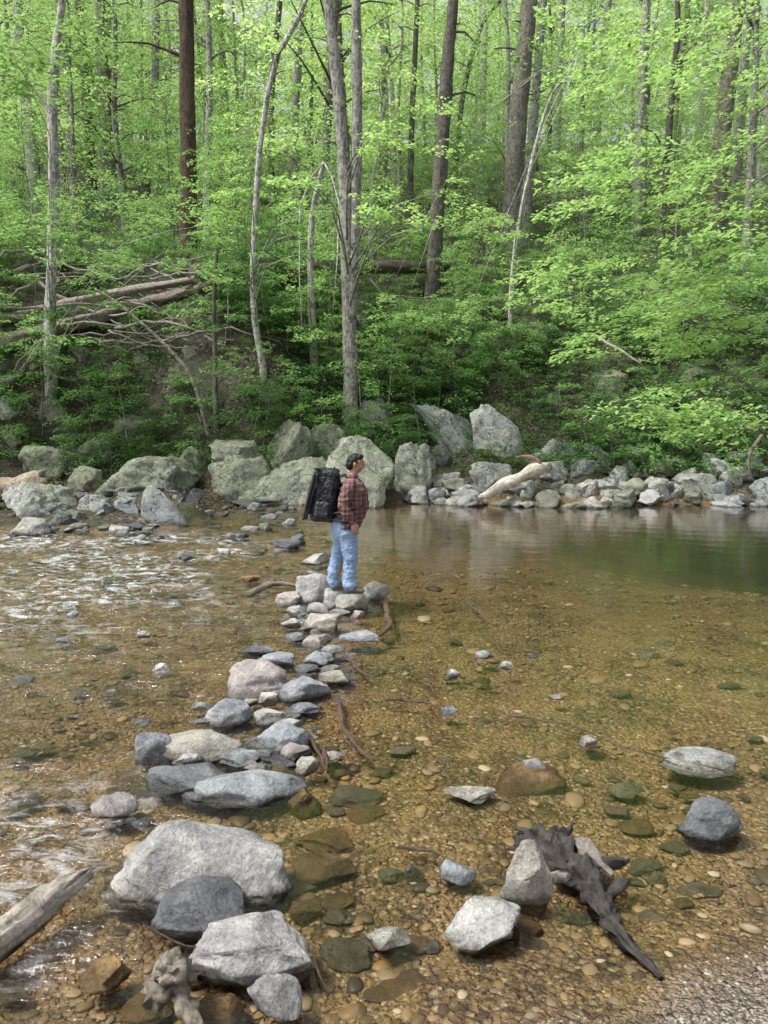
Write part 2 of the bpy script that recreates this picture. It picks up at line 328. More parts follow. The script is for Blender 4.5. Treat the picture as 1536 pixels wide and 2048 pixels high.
pal=[(0,(.026,.018,.009)),(.2,(.095,.06,.027)),(.45,(.19,.122,.05)),(.65,(.275,.19,.088)),(.85,(.155,.122,.08)),(1,(.52,.43,.29))]
c1=m.ramp(cellval(v1),pal); c2=m.ramp(cellval(v2),pal)
big=m.noise(pos,.8,7,.65); big2=m.noise(pos,4,6,.6)
c=m.mix(m.mr(big2,.44,.54),c2,c1)
e=m.mr(v1.outputs["Distance"],.2,.65,1.15,.35); c=m.mix(m.mr(big2,.44,.54),c,m.mix(1,c,m.n("CombineColor",i0=e,i1=e,i2=e).outputs[0],'MULTIPLY'))
c=m.mix(m.mr(big,.35,.6,.0,.5),c,(.165,.105,.043)); c=m.mix(1,c,m.ramp(big,[(.3,(.62,.59,.55)),(.55,(1.12,1.1,1.05))]),'MULTIPLY')
c=m.mix(m.mr(z,-1.0,-.15,.88,0),c,(.045,.037,.023))  # deep bed painted darker, standing in for light absorbed by the water
bc=m.ramp(cellval(v3),[(0,(.045,.036,.028)),(.5,(.15,.122,.095)),(1,(.36,.32,.28))])
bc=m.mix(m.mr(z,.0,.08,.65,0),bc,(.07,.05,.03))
c=m.mix(m.n("Attribute",{"attribute_name":"beach"}).outputs["Fac"],c,bc)
l1=m.vor(pos,16); lit=m.ramp(cellval(l1),[(0,(.015,.011,.008)),(.4,(.045,.035,.024)),(.75,(.09,.072,.05)),(1,(.19,.155,.12))])
lit=m.mix(m.mr(big,.40,.56,0,.75),lit,(.024,.04,.012))
c=m.mix(m.n("Attribute",{"attribute_name":"bank"}).outputs["Fac"],c,lit)
b=m.bump(m.math('MULTIPLY',v1.outputs["Distance"],-1.),.9,.035); b=m.bump(m.math('MULTIPLY',v2.outputs["Distance"],-1.),.8,.014,b); b=m.bump(big2,.5,.05,b)
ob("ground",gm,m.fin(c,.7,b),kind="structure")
# ---------------------------------------------------------------- water
X,Y,Fc=grid(axis([(-60,-9,3),(-9,12,.08),(12,60,3)]),axis([(-8,2,1),(2,21.6,.06)]))
rif=ss(-.2,2.2,-X-.06*(Y-8))*ss(4.8,8.,Y)+.8*ss(.8,1.6,-X)*(1-ss(4.6,5.4,Y))+.4*ss(.2,1.5,-X)
rif=np.clip(rif,0,1)
dzz=np.array([noise.fractal(Vector((a*1.8+.4*b,b*3.6,.3)),.75,2,4) if q>.02 else 0 for a,b,q in zip(X,Y,rif)])
Zw=rif*dzz*.055+.0008*np.sin(Y*9+X*1.5+1.5*np.sin(X*1.1))
wm=npmesh("water",np.stack([X,Y,Zw],1),Fc,True)
at=wm.attributes.new("riffle",'FLOAT','POINT'); at.data.foreach_set("value",rif.astype(np.float32))
fom=ss(2.0,4.6,-X)*ss(8,10.5,Y)*(1-ss(14.5,16,Y))+.55*ss(1.0,3,-X)*ss(6.5,9,Y)*(1-ss(14,15,Y))+.6*ss(1.2,1.9,-X)*(1-ss(4.3,5,Y))
at=wm.attributes.new("foam",'FLOAT','POINT'); at.data.foreach_set("value",np.clip(fom,0,1).astype(np.float32))
m=M("clear_water"); pos=m.n("NewGeometry").outputs["Position"]; rf=m.n("Attribute",{"attribute_name":"riffle"}).outputs["Fac"]; ff=m.n("Attribute",{"attribute_name":"foam"}).outputs["Fac"]
w1=m.noise(m.n("Mapping",Vector=pos,Scale=(.9,2.4,1)).outputs[0],2.4,3,.55,.5); w2=m.noise(m.n("Mapping",Vector=pos,Scale=(1,1.9,1)).outputs[0],12,4,.6,.3)
b=m.bump(w1,m.mr(rf,0,1,.08,1.),.05); b=m.bump(w2,m.mr(rf,0,1,.06,1.),.018,b)
fr=m.n("Fresnel",IOR=1.33,Normal=b); tr=m.n("BsdfTransparent",Color=(.93,.91,.85)); gl=m.n("BsdfGlossy",Color=(1,1,1),Roughness=.01,Normal=b)
a=m.n("MixShader",i0=m.math('MULTIPLY',fr.outputs[0],1.4,True),i1=tr,i2=gl)
fn=m.noise(m.n("Mapping",Vector=pos,Scale=(1.2,2.4,1)).outputs[0],3.2,9,.76,.6); fl=m.noise(pos,.6,3,.5)
fo=m.math('MULTIPLY',m.math('MULTIPLY',m.mr(fn,.50,.68),m.mr(fl,.36,.54)),m.math('MULTIPLY',ff,.7))
a2=m.n("MixShader",i0=fo,i1=a,i2=m.n("BsdfDiffuse",Color=(.78,.82,.86)))
m.t.links.new(a2.outputs[0],m.o.inputs[0])
ob("water",wm,m.m,kind="structure")
# ---------------------------------------------------------------- rocks
def rockmesh(name,W,D,H,seed,sub=4,ang=.5,under=.35,lean=0.,amp=.11,top=0):
    V,Fc=sphere(sub); V=V.copy(); r=np.random.default_rng(seed)
    K=int(6+10*ang)
    for k in range(K+(1 if top else 0)):
        if k<K: n=r.normal(size=3); o=r.uniform(.5,.85)*(1-.18*ang)+.15*(1-ang)
        else: n=np.array([r.normal()*.22,-.12+r.normal()*.15,1.]); o=top
        n/=np.linalg.norm(n); d=V@n-o; V-=np.outer(np.maximum(d,0)*(.96),n)
    so=Vector((seed*1.37%50,seed*.73%50,0))
    q=np.array([noise.fractal(Vector(v)*1.8+so,.7,2.1,6) for v in V]); V*=(1+amp*q)[:,None]
    V[:,:2]*=(1+.55*np.clip(-V[:,2],0,.8))[:,None]
    mn,mx=V.min(0),V.max(0); V=(V-(mn+mx)/2)/(mx-mn)
    V[:,0]+=lean*V[:,2]
    tot=H*(1+under); V*=np.array([W,D,tot]); V[:,2]+=tot/2-H*under
    return npmesh(name,V,Fc,True)
nid=[100]
PAL={'g':(.34,.34,.33),'b':(.265,.285,.305),'t':(.37,.36,.32),'p':(.33,.295,.285),'d':(.14,.148,.155),'k':(.25,.165,.072),'w':(.46,.45,.42),'m':(.21,.22,.17)}
DSC={'g':"rough grey",'b':"blue-grey",'t':"pale tan",'p':"pinkish grey",'d':"dark charcoal",'k':"ochre-stained",'w':"whitish",'m':"olive brown"}
def vary(c,a=.1):
    k=1+random.uniform(-a,a); return tuple(max(0,v*k*(1+random.uniform(-.02,.02))) for v in c)
def rock(x0,y0,x1,y1,c='g',kind="river_rock",where="standing in shallow stream water",ang=.5,sub=4,mat=None,dr=.72,sunk=0,seed=None,lean=0,zb=None,extra="",yaw=0,hmin=.14,col=None,amp=.12,ry=0,top=0):
    nid[0]+=1; sd=seed or nid[0]
    b=hit((x0+x1)/2,y1,zb); dist=math.hypot(b.y,CAMH-b.z); a=math.atan2(CAMH-b.z,b.y)
    W=(x1-x0)*dist*1.0/F; D=W*dr; hp=(y1-y0)*dist/F
    H=(hp-D*math.sin(a)*.95)/max(math.cos(a),.3)*(.85 if a>.3 else 1) 
    if H<hmin*W: H=hmin*W; D=max(.35*W,min(D,(hp-H*math.cos(a))/max(math.sin(a),.08)/.9)) if a>.1 else D
    me=rockmesh(kind,W,D,H,sd,sub,ang,.4,lean,amp,top)
    o=ob(kind,me,mat or ROCK,label=f"{DSC[c]} {extra+' ' if extra else ''}{'boulder' if kind=='boulder' else 'stone'} {where}",cat="boulder" if kind=="boulder" else "rock",group="rocks along the stream",color=col or vary(PAL[c]),
      loc=(b.x,b.y+D*.45,b.z-sunk))
    o.rotation_euler=(0,R(ry),R(yaw)); return o
for dx,dy,w,d_,h,cc in [(.06,-.10,.42,.30,.215,'t'),(-.14,.14,.40,.34,.215,'g'),(.18,.1,.3,.3,.17,'d')]:
    ob("river_rock",rockmesh("river_rock",w,d_,h,555+int(w*100),4,.6,.6),ROCK,label=f"{DSC[cc]} flat stone under the hiker's boots",cat="rock",group="rocks along the stream",color=PAL[cc],loc=(pb.x+dx,pb.y+dy,-.01))
C="in the stepping-stone line across the stream"
for r in [(588,1140,668,1208,'g'),(662,1183,732,1214,'t'),(720,1160,779,1202,'t'),(546,1180,602,1212,'p'),(598,1104,658,1132,'g'),(610,1203,662,1228,'g'),
 (595,1218,684,1262,'t'),(570,1210,614,1240,'g'),(677,1254,760,1292,'b'),(700,1222,730,1240,'p'),(602,1260,663,1294,'p'),(605,1298,668,1336,'b'),(474,1280,554,1312,'d'),
 (512,1296,587,1332,'b'),(440,1312,573,1400,'p'),(552,1346,658,1410,'b'),(634,1334,704,1368,'t'),(402,1380,500,1453,'b'),(502,1408,574,1450,'g'),(516,1388,554,1418,'t'),
 (570,1404,640,1438,'b'),(264,1452,348,1520,'b'),(480,1427,610,1512,'b'),(378,1430,424,1450,'g'),(435,1505,520,1540,'b'),(553,1480,620,1522,'p'),
 (590,1518,636,1558,'t'),(280,1520,445,1600,'d'),(358,1535,600,1608,'b'),(172,1588,262,1650,'p'),(575,1065,610,1090,'d'),(640,1290,690,1310,'g'),(585,1330,640,1352,'d'),(505,1500,560,1530,'d'),
 (560,1235,600,1258,'g'),(655,1215,700,1232,'g'),(565,1262,610,1282,'b'),(480,1395,515,1415,'t'),(340,1500,400,1535,'g'),(560,1440,600,1470,'g'),(480,1340,520,1362,'g')]:
    rock(*r,where=C,ang=random.uniform(.4,.9),sub=4,top=.75)
line=[(640,1215),(635,1290),(600,1345),(550,1400),(490,1450),(490,1520),(430,1585)]
for i in range(48):
    k=random.randrange(len(line)-1); f=random.random(); x=line[k][0]*(1-f)+line[k+1][0]*f+random.gauss(0,36+k*6); y=line[k][1]*(1-f)+line[k+1][1]*f+random.gauss(0,10)
    w=random.uniform(20,50)*(y/1400); rock(x-w/2,y-w*.5,x+w/2,y,random.choice('gbtdgg'),where=C,ang=.9,sub=3,sunk=random.choice([.0,.02,.04]),top=.8)
rock(310,1452,486,1524,'t',where=C,ang=.1,extra="smooth oval",dr=.5)
rock(210,1600,556,1822,'g',"boulder","with a broad flat top in the stream",ang=.6,sub=5,seed=417,dr=.62,extra="big",col=(.30,.30,.29),amp=.10,top=.6)
rock(302,1755,480,1890,'d',where="leaning against a flat-topped boulder",ang=.15,sub=5,extra="smooth rounded",amp=.07)
rock(370,1830,610,1985,'g',where="beside twigs at the water's edge",ang=.9,sub=5,extra="wedge-shaped",dr=.6,top=.6,amp=.14)
rock(497,1977,592,2070,'g',ang=.7)
rock(152,1918,240,1985,'k',ang=.6,sunk=.03); rock(370,1950,480,2060,'k',where="mostly under the shallow water",ang=.3,sunk=.13)
for r in [(655,1540,765,1592,'m'),(575,1560,640,1620,'k'),(595,1635,705,1690,'k'),(580,1688,705,1765,'k'),(580,1770,640,1820,'k'),(635,1762,705,1800,'k'),(690,1590,770,1630,'k'),
 (760,1708,815,1750,'m'),(810,1700,850,1750,'m'),(200,1525,290,1582,'k'),(520,1505,600,1555,'k'),(1225,1545,1295,1588,'m'),(1300,1730,1340,1765,'m'),(1355,1775,1395,1805,'k'),(1130,1805,1175,1840,'m'),(240,1990,330,2048,'k'),
 (985,1500,1140,1585,'k'),(0,1570,70,1600,'m'),(20,1480,70,1505,'m'),(1265,1690,1330,1730,'m'),(640,1870,735,1930,'m'),(100,1575,150,1600,'k'),(590,1890,640,1950,'k'),(1440,1350,1490,1365,'m'),(1330,1305,1375,1322,'k')]:
    rock(*r,where="lying under the clear shallow water",ang=.6,sunk=.08)
for i in range(110):
    y=1230+random.random()**.8*760; x=random.uniform(-20,1556)
    if x>1150 and y>1850: continue
    w=random.uniform(20,56)*(y/1500)**1.5; rock(x,y-w*.5,x+w,y,random.choice('kkmmtp'),where="lying under the clear shallow water",ang=.9,sub=3,sunk=.08)
for r in [(882,1735,952,1788,'b'),(1105,1745,1152,1788,'t'),(735,1868,820,1922,'t'),(892,1572,995,1612,'t'),
 (1040,1515,1102,1555,'p'),(882,1413,915,1437,'b'),(1162,1468,1205,1495,'p'),(950,1297,990,1318,'b'),(1000,1322,1028,1342,'t'),(895,1338,925,1356,'w'),
 (1100,1390,1133,1408,'t'),(1058,1307,1080,1318,'d'),(303,1328,338,1352,'w'),(195,1376,228,1394,'p'),(88,1212,112,1230,'w'),(130,1220,155,1238,'b'),(268,1263,300,1280,'w'),(105,1275,140,1290,'b'),
 (135,1428,160,1442,'t'),(15,1350,60,1370,'d'),(265,1440,300,1455,'b'),(480,1150,520,1165,'k'),(430,1095,460,1110,'g'),(560,1035,590,1052,'b'),(545,1075,600,1100,'d'),(350,1100,390,1118,'d')]:
    rock(*r,ang=.8)
rock(1008,1697,1103,1838,'t',extra="upright wedge-shaped",ang=.9,dr=.45,seed=640,col=(.42,.40,.35)); rock(902,1805,1045,1915,'g',extra="low angular",ang=.9,dr=.75,sub=5,seed=905,col=(.37,.37,.35))
rock(1338,1485,1492,1552,'g',ang=.25,extra="low domed",amp=.08,sunk=.02,sub=5); rock(1373,1584,1495,1684,'d',ang=.15,extra="smooth domed",sub=5,amp=.07)
B="on the far bank at the water's edge"; PG=(.33,.345,.29)
L_=dict(mat=LROCK,sub=5)
rock(398,905,545,1012,'m',"boulder",B,ang=.8,dr=.9,extra="lichen-covered",col=(.26,.275,.215),top=.6,amp=.2,**L_)
rock(408,866,590,960,'m',"boulder",B,ang=.8,dr=1.,extra="lichen-covered",col=(.28,.29,.235),amp=.22,top=.6,**L_)
rock(470,900,640,1013,'g',"boulder",B,ang=.8,dr=.8,extra="lichen-covered",col=PG,top=.65,amp=.2,**L_)
rock(510,832,650,960,'m',"boulder",B,extra="mossy",ang=.8,dr=.9,lean=.2,col=(.27,.29,.225),amp=.22,top=.7,**L_)
rock(570,905,700,1014,'g',"boulder",B,extra="lichen-covered",ang=.7,dr=.8,col=(.31,.325,.27),top=.6,amp=.15,**L_)
rock(605,855,792,1018,'t',"boulder","below a double-trunked tree",extra="huge rounded",ang=.4,dr=.9,seed=33,col=(.36,.37,.315),amp=.11,**L_)
rock(600,845,700,930,'m',"boulder","below a double-trunked tree",ang=.8,col=(.28,.30,.245),amp=.2,**L_)
rock(785,880,865,993,'g',"boulder",B,extra="lichen-covered",ang=.8,col=PG,top=.75,amp=.15,**L_)
rock(862,808,972,915,'d',"boulder","propped on rubble above the pool",ang=1,extra="jagged leaning",lean=-.95,seed=77,dr=.5,col=(.24,.265,.25),amp=.2,**L_)
rock(942,806,1050,912,'g',"boulder","leaning above the pool",ang=.6,extra="pale slab-like",seed=58,lean=-.5,dr=.45,col=(.38,.39,.37),amp=.10,**L_)
rock(716,798,788,868,'g',"boulder","beside the double-trunked tree",mat=LROCK,ang=.7)
rock(185,892,375,985,'m',"boulder","among leaf litter and small rocks",ang=.7,extra="lichen-covered",sunk=.1,dr=1.,col=(.25,.27,.22),top=.55,amp=.2,**L_)
rock(28,885,150,965,'m',"boulder","among leaf litter and small rocks",mat=LROCK,ang=.7,top=.6,amp=.18)
rock(-20,950,125,1045,'g',"boulder","above the riffle",ang=.6,extra="low rounded",dr=1.,top=.5,amp=.18,**L_)
rock(118,928,200,985,'m',"boulder",B,mat=LROCK,top=.6); rock(278,965,370,1050,'b',"boulder","tilted at the edge of the riffle",mat=LROCK,ang=.9,dr=.4,extra="flat slab-like",lean=-.3)
rock(220,830,330,885,'m',"boulder","half buried in leaf litter",mat=LROCK,ang=.8,top=.5); rock(60,800,130,850,'m',"boulder","half buried in leaf litter",mat=LROCK); rock(-20,800,40,850,'g',"boulder","half buried in leaf litter",mat=LROCK)
rock(350,890,420,960,'m',"boulder","half buried in leaf litter",mat=LROCK,ang=.9); rock(140,865,225,930,'m',"boulder","half buried in leaf litter",mat=LROCK,ang=.9)
for r in [(940,920,1032,987,'g'),(862,890,905,940,'d'),(1215,930,1272,972,'g'),(1190,900,1240,935,'g'),(1245,895,1302,930,'g'),(1272,950,1352,1003,'g'),(1365,942,1452,1002,'g'),(1120,968,1175,1000,'g'),
 (1168,958,1202,995,'t'),(1075,876,1135,912,'g'),(1030,960,1085,1000,'g'),(1448,985,1510,1012,'b'),(1340,915,1390,940,'m'),(870,960,945,992,'d'),(660,590,745,665,'m'),(1200,975,1280,1002,'t'),(260,712,300,735,'m'),(1505,955,1560,1010,'b'),(1190,740,1260,790,'m'),(1360,740,1420,780,'m'),(450,990,560,1015,'d'),
 (790,860,860,890,'d'),(830,905,880,950,'g'),(1080,920,1140,965,'g'),(1140,915,1200,955,'b'),(1290,925,1350,955,'g'),(1440,930,1500,975,'g'),(1395,905,1450,940,'g'),(1480,900,1530,940,'g'),(0,860,40,900,'m'),(130,700,180,730,'m'),(360,700,400,725,'m'),
 (1050,905,1100,935,'g'),(1100,885,1160,915,'d'),(1330,965,1385,1000,'g'),(1230,960,1290,985,'g'),(1160,890,1215,915,'g'),(1420,960,1470,995,'b'),(900,965,975,998,'g'),(0,1030,90,1075,'g'),(90,1020,160,1055,'d'),(150,985,215,1020,'g'),(215,990,275,1025,'b')]:
    rock(*r,kind="boulder",where="in the rubble of the far bank",mat=LROCK,ang=.95,top=random.choice([.5,.6,.7]),amp=.15)
CM=[rockmesh("cobble",1,.75,.42,900+i,4,1,.4,0,.16,random.choice([.45,.6])) for i in range(12)]
for me in CM: me.materials.append(ROCK)
def cobble(x,y,s,where,c=None,sunk=.0,t=.25,k=.8):
    z=float(T(x,y)); c=c or random.choice('gggmmmdt')
    o=ob("cobble",random.choice(CM),None,label=f"{DSC[c]} cobble {where}",cat="rock",group="cobbles along the stream",color=vary([v*k for v in PAL[c]],.25),loc=(x,y,z-sunk*s))
    o.scale=(s,s*random.uniform(.7,1.1),s*random.uniform(.5,1.2)); o.rotation_euler=(random.uniform(-t,t),random.uniform(-t,t),random.uniform(0,6.28)); return o
for i in range(150):
    x=random.uniform(.6,11.5); s=(random.random()**1.2*2.6-.3)*(.6+.4*(x>4)); cobble(x,20.2+.35*math.sin(x*.7+1)-.5*(x>9)+s,random.choice([.2,.3,.45,.6,.8,.95]),"in the rubble bank beside the pool")
for i in range(110):
    y=random.uniform(14.4,19.8); x=random.uniform(-.5*y,-1.8); cobble(x,y,random.choice([.15,.2,.25,.35,.5,.6]),"on the cobble bar beside the riffle",sunk=.05)
for i in range(40):
    y=random.uniform(9.5,15); x=random.uniform(-.45*y,-1.0); cobble(x,y,random.uniform(.12,.34),"breaking the surface of the riffle",random.choice('ddgbm'),sunk=.1)
# gravel: uncountable small stones on the stream bed
VV=[];FF=[];k=0
N=8500; gx=rng.uniform(-1,1,N); gy=2.3+(rng.random(N)**1.6)*11; gx=gx*(gy*.6+.3)
gs=rng.gamma(1.1,.009,N)+.006; gz=T(gx,gy)
gs=np.where(gz>-.005,np.minimum(gs,.012),gs)
for i in range(N):
    V0,F0=sphere(2 if gs[i]*3/gy[i]>.018 else 1)
    a=rng.uniform(0,6.28); ca,sa=math.cos(a),math.sin(a); w=V0*(1+.45*rng.random((len(V0),1)))*np.array([1,.7,.3])*gs[i]*(.7+gy[i]*.09)
    VV.append(np.stack([w[:,0]*ca-w[:,1]*sa+gx[i],w[:,0]*sa+w[:,1]*ca+gy[i],w[:,2]+gz[i]+.002],1)); FF.append(F0+k); k+=len(V0)
m=M("wet_gravel"); g=m.n("NewGeometry"); rr=g.outputs["Random Per Island"]; z=m.n("SeparateXYZ",Vector=g.outputs["Position"]).outputs[2]
c=m.ramp(rr,[(0,(.035,.025,.015)),(.25,(.11,.072,.034)),(.5,(.19,.13,.06)),(.7,(.255,.18,.093)),(.85,(.15,.125,.085)),(.93,(.23,.13,.05)),(1,(.42,.36,.27))])
c=m.mix(m.mr(z,-.01,.02),c,m.ramp(rr,[(0,(.07,.06,.05)),(1,(.32,.285,.25))])); c=m.mix(m.mr(z,-1.0,-.15,.85,0),c,(.045,.037,.023))  # deeper stones painted dark like the bed, for light lost in the water
gv=npmesh("gravel",np.concatenate(VV),np.concatenate(FF),True); ob("gravel",gv,m.fin(c,.5),kind="stuff")
# ---------------------------------------------------------------- foliage
def leaves(name,P,A,L,n,leaf,mat,droop=.22,tilt=.30,width=.42,up=0.,thick=1.):
    P=np.asarray(P,float);A=np.asarray(A,float);L=np.asarray(L,float); Sn=len(P)
    t=rng.random((Sn,n))**.8; w=(rng.random((Sn,n))*2-1)*L[:,None]*width*np.sin(np.pi*np.clip(t*.85+.12,0,1))
    ca,sa=np.cos(A)[:,None],np.sin(A)[:,None]; tl=t*L[:,None]
    c=np.stack([P[:,0:1]+ca*tl-sa*w,P[:,1:2]+sa*tl+ca*w,P[:,2:3]+up*tl-droop*tl*t-.15*np.abs(w)+rng.normal(0,1,(Sn,n))*(.02+.03*L[:,None])*thick],-1).reshape(-1,3)
    h=(A[:,None]+np.sign(w)*.8+rng.normal(0,.5,(Sn,n))).ravel(); m_=len(h)
    d=np.stack([np.cos(h),np.sin(h),-.25+rng.normal(0,.3,m_)],1); d/=np.linalg.norm(d,axis=1)[:,None]
    nr=np.stack([rng.normal(0,tilt,m_),rng.normal(0,tilt,m_),np.ones(m_)],1)
    sd=np.cross(d,nr); sd/=np.linalg.norm(sd,axis=1)[:,None]; upv=np.cross(sd,d)
    l=(leaf*rng.uniform(.65,1.25,m_))[:,None]
    V=np.stack([c,c+d*l*.45+sd*l*.3+upv*l*.06,c+d*l,c+d*l*.45-sd*l*.3+upv*l*.06],1).reshape(-1,3)
    b=np.arange(m_)[:,None]*4; Fc=np.concatenate([b+[0,1,2],b+[0,2,3]],1).reshape(-1,3)
    me=npmesh(name,V,Fc); me.materials.append(mat); return me
def trunkmesh(path,rad,limbs,seg=10,n=22,seed=1,rough=.07,wob=0.):
    G=Geo(); tube(G,path,rad,n,seg,rough,seed,wob)
    for l in limbs:
        p,q,r=l; p=Vector(p);q=Vector(q); mid=(p+q)/2+Vector((random.uniform(-.1,.1),random.uniform(-.1,.1),.12))*(q-p).length
        tube(G,[p,mid,q],[r,r*.6,r*.2],5,5,.05,seed)
    me=G.mesh("trunk"); me.materials.append(BARK); return me
# individual trees read from the photo
HX=[]
def hero(pp,w0,w1,col,label,rects=(),leaf=.12,mat=LMID,L=1.2,base=None,nl=50,generic_crown=True,extra=(),ev=4,lr=.035):
    b=base or hit(*pp[0]); Y0=b.y; dist=b.y
    HX.append(((pp[-1][0]+pp[0][0])/2,Y0))
    path=[Vector((0,0,-.5)),Vector((0,0,0))]+[dep(x,y,Y0)-b for x,y in pp[1:]]
    if pp[-1][1]<=20:
        d=(path[-1]-path[-2]).normalized(); top=path[-1]+d*6; path.append(top)
    r0=w0*dist/F/2; r1=w1*dist/F/2; k=len(path); rad=[r0*1.35]+[r0*1.12+(r1-r0*1.12)*i/(k-2) for i in range(k-1)]
    if pp[-1][1]<=20: rad[-1]=r1*.4; rad[-2]=r1
    P=[];A=[];LL=[];lim=[]
    def near(z):
        for i in range(1,k-1):
            if path[i].z<=z<=path[i+1].z: f=(z-path[i].z)/(path[i+1].z-path[i].z+1e-6); return path[i].lerp(path[i+1],f)
        return path[-1].copy()
    for (x0,y0,x1,y1,d0,d1,cnt) in rects:
        for i in range(cnt):
            p=dep(random.uniform(x0,x1),random.uniform(y0,y1),random.uniform(d0,d1))-b; t=near(p.z-.3*math.hypot(p.x,p.y))
            a=math.atan2(p.y-t.y,p.x-t.x)+random.uniform(-.6,.6); P.append(p);A.append(a);LL.append(L*random.uniform(.6,1.3))
            if i%ev==0: lim.append((t,p+Vector((math.cos(a),math.sin(a),0))*.3,min(r0*.25,lr)))
    h=path[-1].z
    if generic_crown:
        for i in range(32):
            z=random.uniform(.42,1.02)*h; t=near(z); a=random.uniform(0,6.28); q=random.uniform(.6,3.4); p=t+Vector((math.cos(a)*q,abs(math.sin(a)*q)*.9-.4,.2*q))
            P.append(p);A.append(a);LL.append(1.6*random.uniform(.6,1.2))
            if i%4==0: lim.append((t,p,r1*.3))
    e=ob("tree",None,label=label,cat="tree",group="trees on the far bank",loc=b)
    ob("trunk",trunkmesh(path,rad,list(lim),14,40,nid[0]+int(pp[0][0]),.12,.0),parent=e,color=col)
    for q in extra:
        G=Geo(); tube(G,[dep(x,y,Y0+q[3])-b for x,y in q[0]],list(np.linspace(q[1],q[2],len(q[0]))*dist/F/2),30,12,.12,5)
        me=G.mesh("trunk"); me.materials.append(BARK); ob("trunk",me,parent=e,color=col)
    if P: ob("crown",leaves("crown",P,A,LL,nl,leaf,mat),parent=e)
GR=(.32,.315,.295);PA=(.42,.41,.375);DK=(.13,.118,.105);RB=(.095,.066,.053)
hero([(702,862),(700,700),(697,560),(688,330),(670,120),(655,0)],28,17,(.30,.29,.27),"double-trunked grey tree growing behind a huge boulder",[(720,330,950,470,19,22,18),(730,210,860,320,19,22,10),(560,330,680,420,19,21,5)],leaf=.135,mat=LBRI,L=.9,extra=[([(702,640),(708,480),(714,250),(712,0),(712,-250)],21,17,-.05)])
hero([(378,500),(376,300),(372,0)],28,25,RB,"straight dark reddish-brown trunk standing in dense foliage")
hero([(216,430),(212,200),(205,0)],29,27,GR,"straight grey trunk standing on the hillside")
hero([(256,345),(253,150),(250,0)],20,18,PA,"slim pale grey trunk standing on the hillside")
hero([(862,605),(880,350),(893,150),(907,0)],26,20,DK,"dark leaning trunk rising from the bank")
hero([(1018,515),(1035,250),(1060,0)],33,28,(.20,.185,.16),"thick brown-grey trunk leaning slightly")
hero([(1050,490),(1066,250),(1088,0)],16,14,GR,"slim grey trunk beside a thicker one")
hero([(1430,470),(1447,250),(1478,0)],28,24,(.2,.18,.155),"tall grey-brown trunk behind bright leaves")
hero([(1468,430),(1480,250),(1500,0)],16,14,GR,"slim grey trunk close to a bigger one")
hero([(103,782),(100,650),(108,400),(104,230),(112,100),(125,0)],22,12,PA,"pale smooth tree with a branch bending sideways",[(-10,50,190,290,15,19,38),(0,380,420,560,18,23,58),(60,560,330,680,19,22,6)],leaf=.135,mat=LBRI,L=.9,generic_crown=False,ev=7,lr=.02,extra=[([(104,240),(70,175),(20,150),(-60,150)],10,6,0)])
hero([(72,470),(62,300),(40,100),(35,0)],20,16,PA,"pale leaning trunk on the hillside")
hero([(526,745),(508,620),(508,480),(522,280),(550,130),(600,30),(620,-20)],12,7,PA,"slightly crooked pale sapling above the boulders",[(400,350,640,560,20,24,34)],leaf=.125,mat=LMID,L=.8,generic_crown=False)
hero([(628,740),(622,560),(625,430),(648,325)],15,8,PA,"broken pale snag leaning on the bank",[(540,560,680,680,20,22,10)],leaf=.12,L=.6,generic_crown=False)
hero([(592,430),(590,250),(603,0)],16,13,GR,"slim grey trunk on the hillside")
hero([(545,420),(542,200),(560,0)],13,10,DK,"thin dark trunk on the hillside")
hero([(820,520),(822,300),(835,0)],11,9,DK,"thin dark sapling trunk")
hero([(1020,650),(1030,500),(1062,330),(1100,200),(1150,120)],9,4,PA,"thin pale sapling bending over the bank",[(1080,230,1250,420,20,24,14),(900,430,1150,560,20,25,18),(740,590,1000,680,21,24,18)],leaf=.125,L=.8,mat=LBRI,generic_crown=False,ev=8,lr=.02)
hero([(1272,450),(1283,200),(1292,0)],16,13,GR,"slim trunk behind bright leaves")
hero([(433,870),(430,720),(428,600),(436,480)],10,6,DK,"thin dark sapling beside the boulders",[(340,600,560,760,20,22,20)],leaf=.12,L=.6,generic_crown=False)
hero([(415,868),(385,760),(330,690),(240,610),(190,578)],8,4,(.30,.275,.23),"thin bent bare sapling leaning over leaf litter",generic_crown=False)
hero([(312,420),(310,200),(312,0)],14,12,GR,"slim grey trunk on the hillside")
hero([(742,520),(742,400),(770,200)],8,5,PA,"thin pale sapling trunk")
hero([(1110,420),(1118,150),(1125,0)],14,12,GR,"slim grey trunk on the hillside")
hero([(1385,700),(1385,560),(1380,430)],9,6,DK,"thin dark sapling among bright leaves",generic_crown=False)
hero([(905,420),(925,200),(960,60),(1000,0)],9,7,DK,"thin dark curving trunk")
for px,py,w,cc in [(150,430,14,GR),(185,400,18,DK),(340,380,12,GR),(455,380,14,GR),(770,400,12,GR),(960,400,16,GR),(1190,380,16,GR),(1340,400,14,DK),(1390,380,13,PA),(1520,400,18,GR)]:
    hero([(px,py),(px+(px-768)*.02,200),(px+(px-768)*.045+random.uniform(-12,12),0)],w,w*.8,cc,"slim straight trunk among green foliage on the hillside")
bb=Vector((12.0,17.5,float(T(12,17.5))+.3))
hero([(1790,950),(1770,500),(1740,100),(1740,-300)],34,18,GR,"leafy tree overhanging the pool with bright drooping sprays",
 [(1180,270,1560,430,13,17,46),(1080,500,1480,620,14,18,44),(1180,610,1536,700,13,17,36),(1290,750,1536,850,12,16,28),(1140,0,1560,200,13,19,42),(1400,400,1560,600,12,15,24),(1420,820,1480,900,13,14,3)],
 leaf=.122,mat=LBRI,L=.95,base=bb,generic_crown=False,nl=54,ev=14,lr=.014)
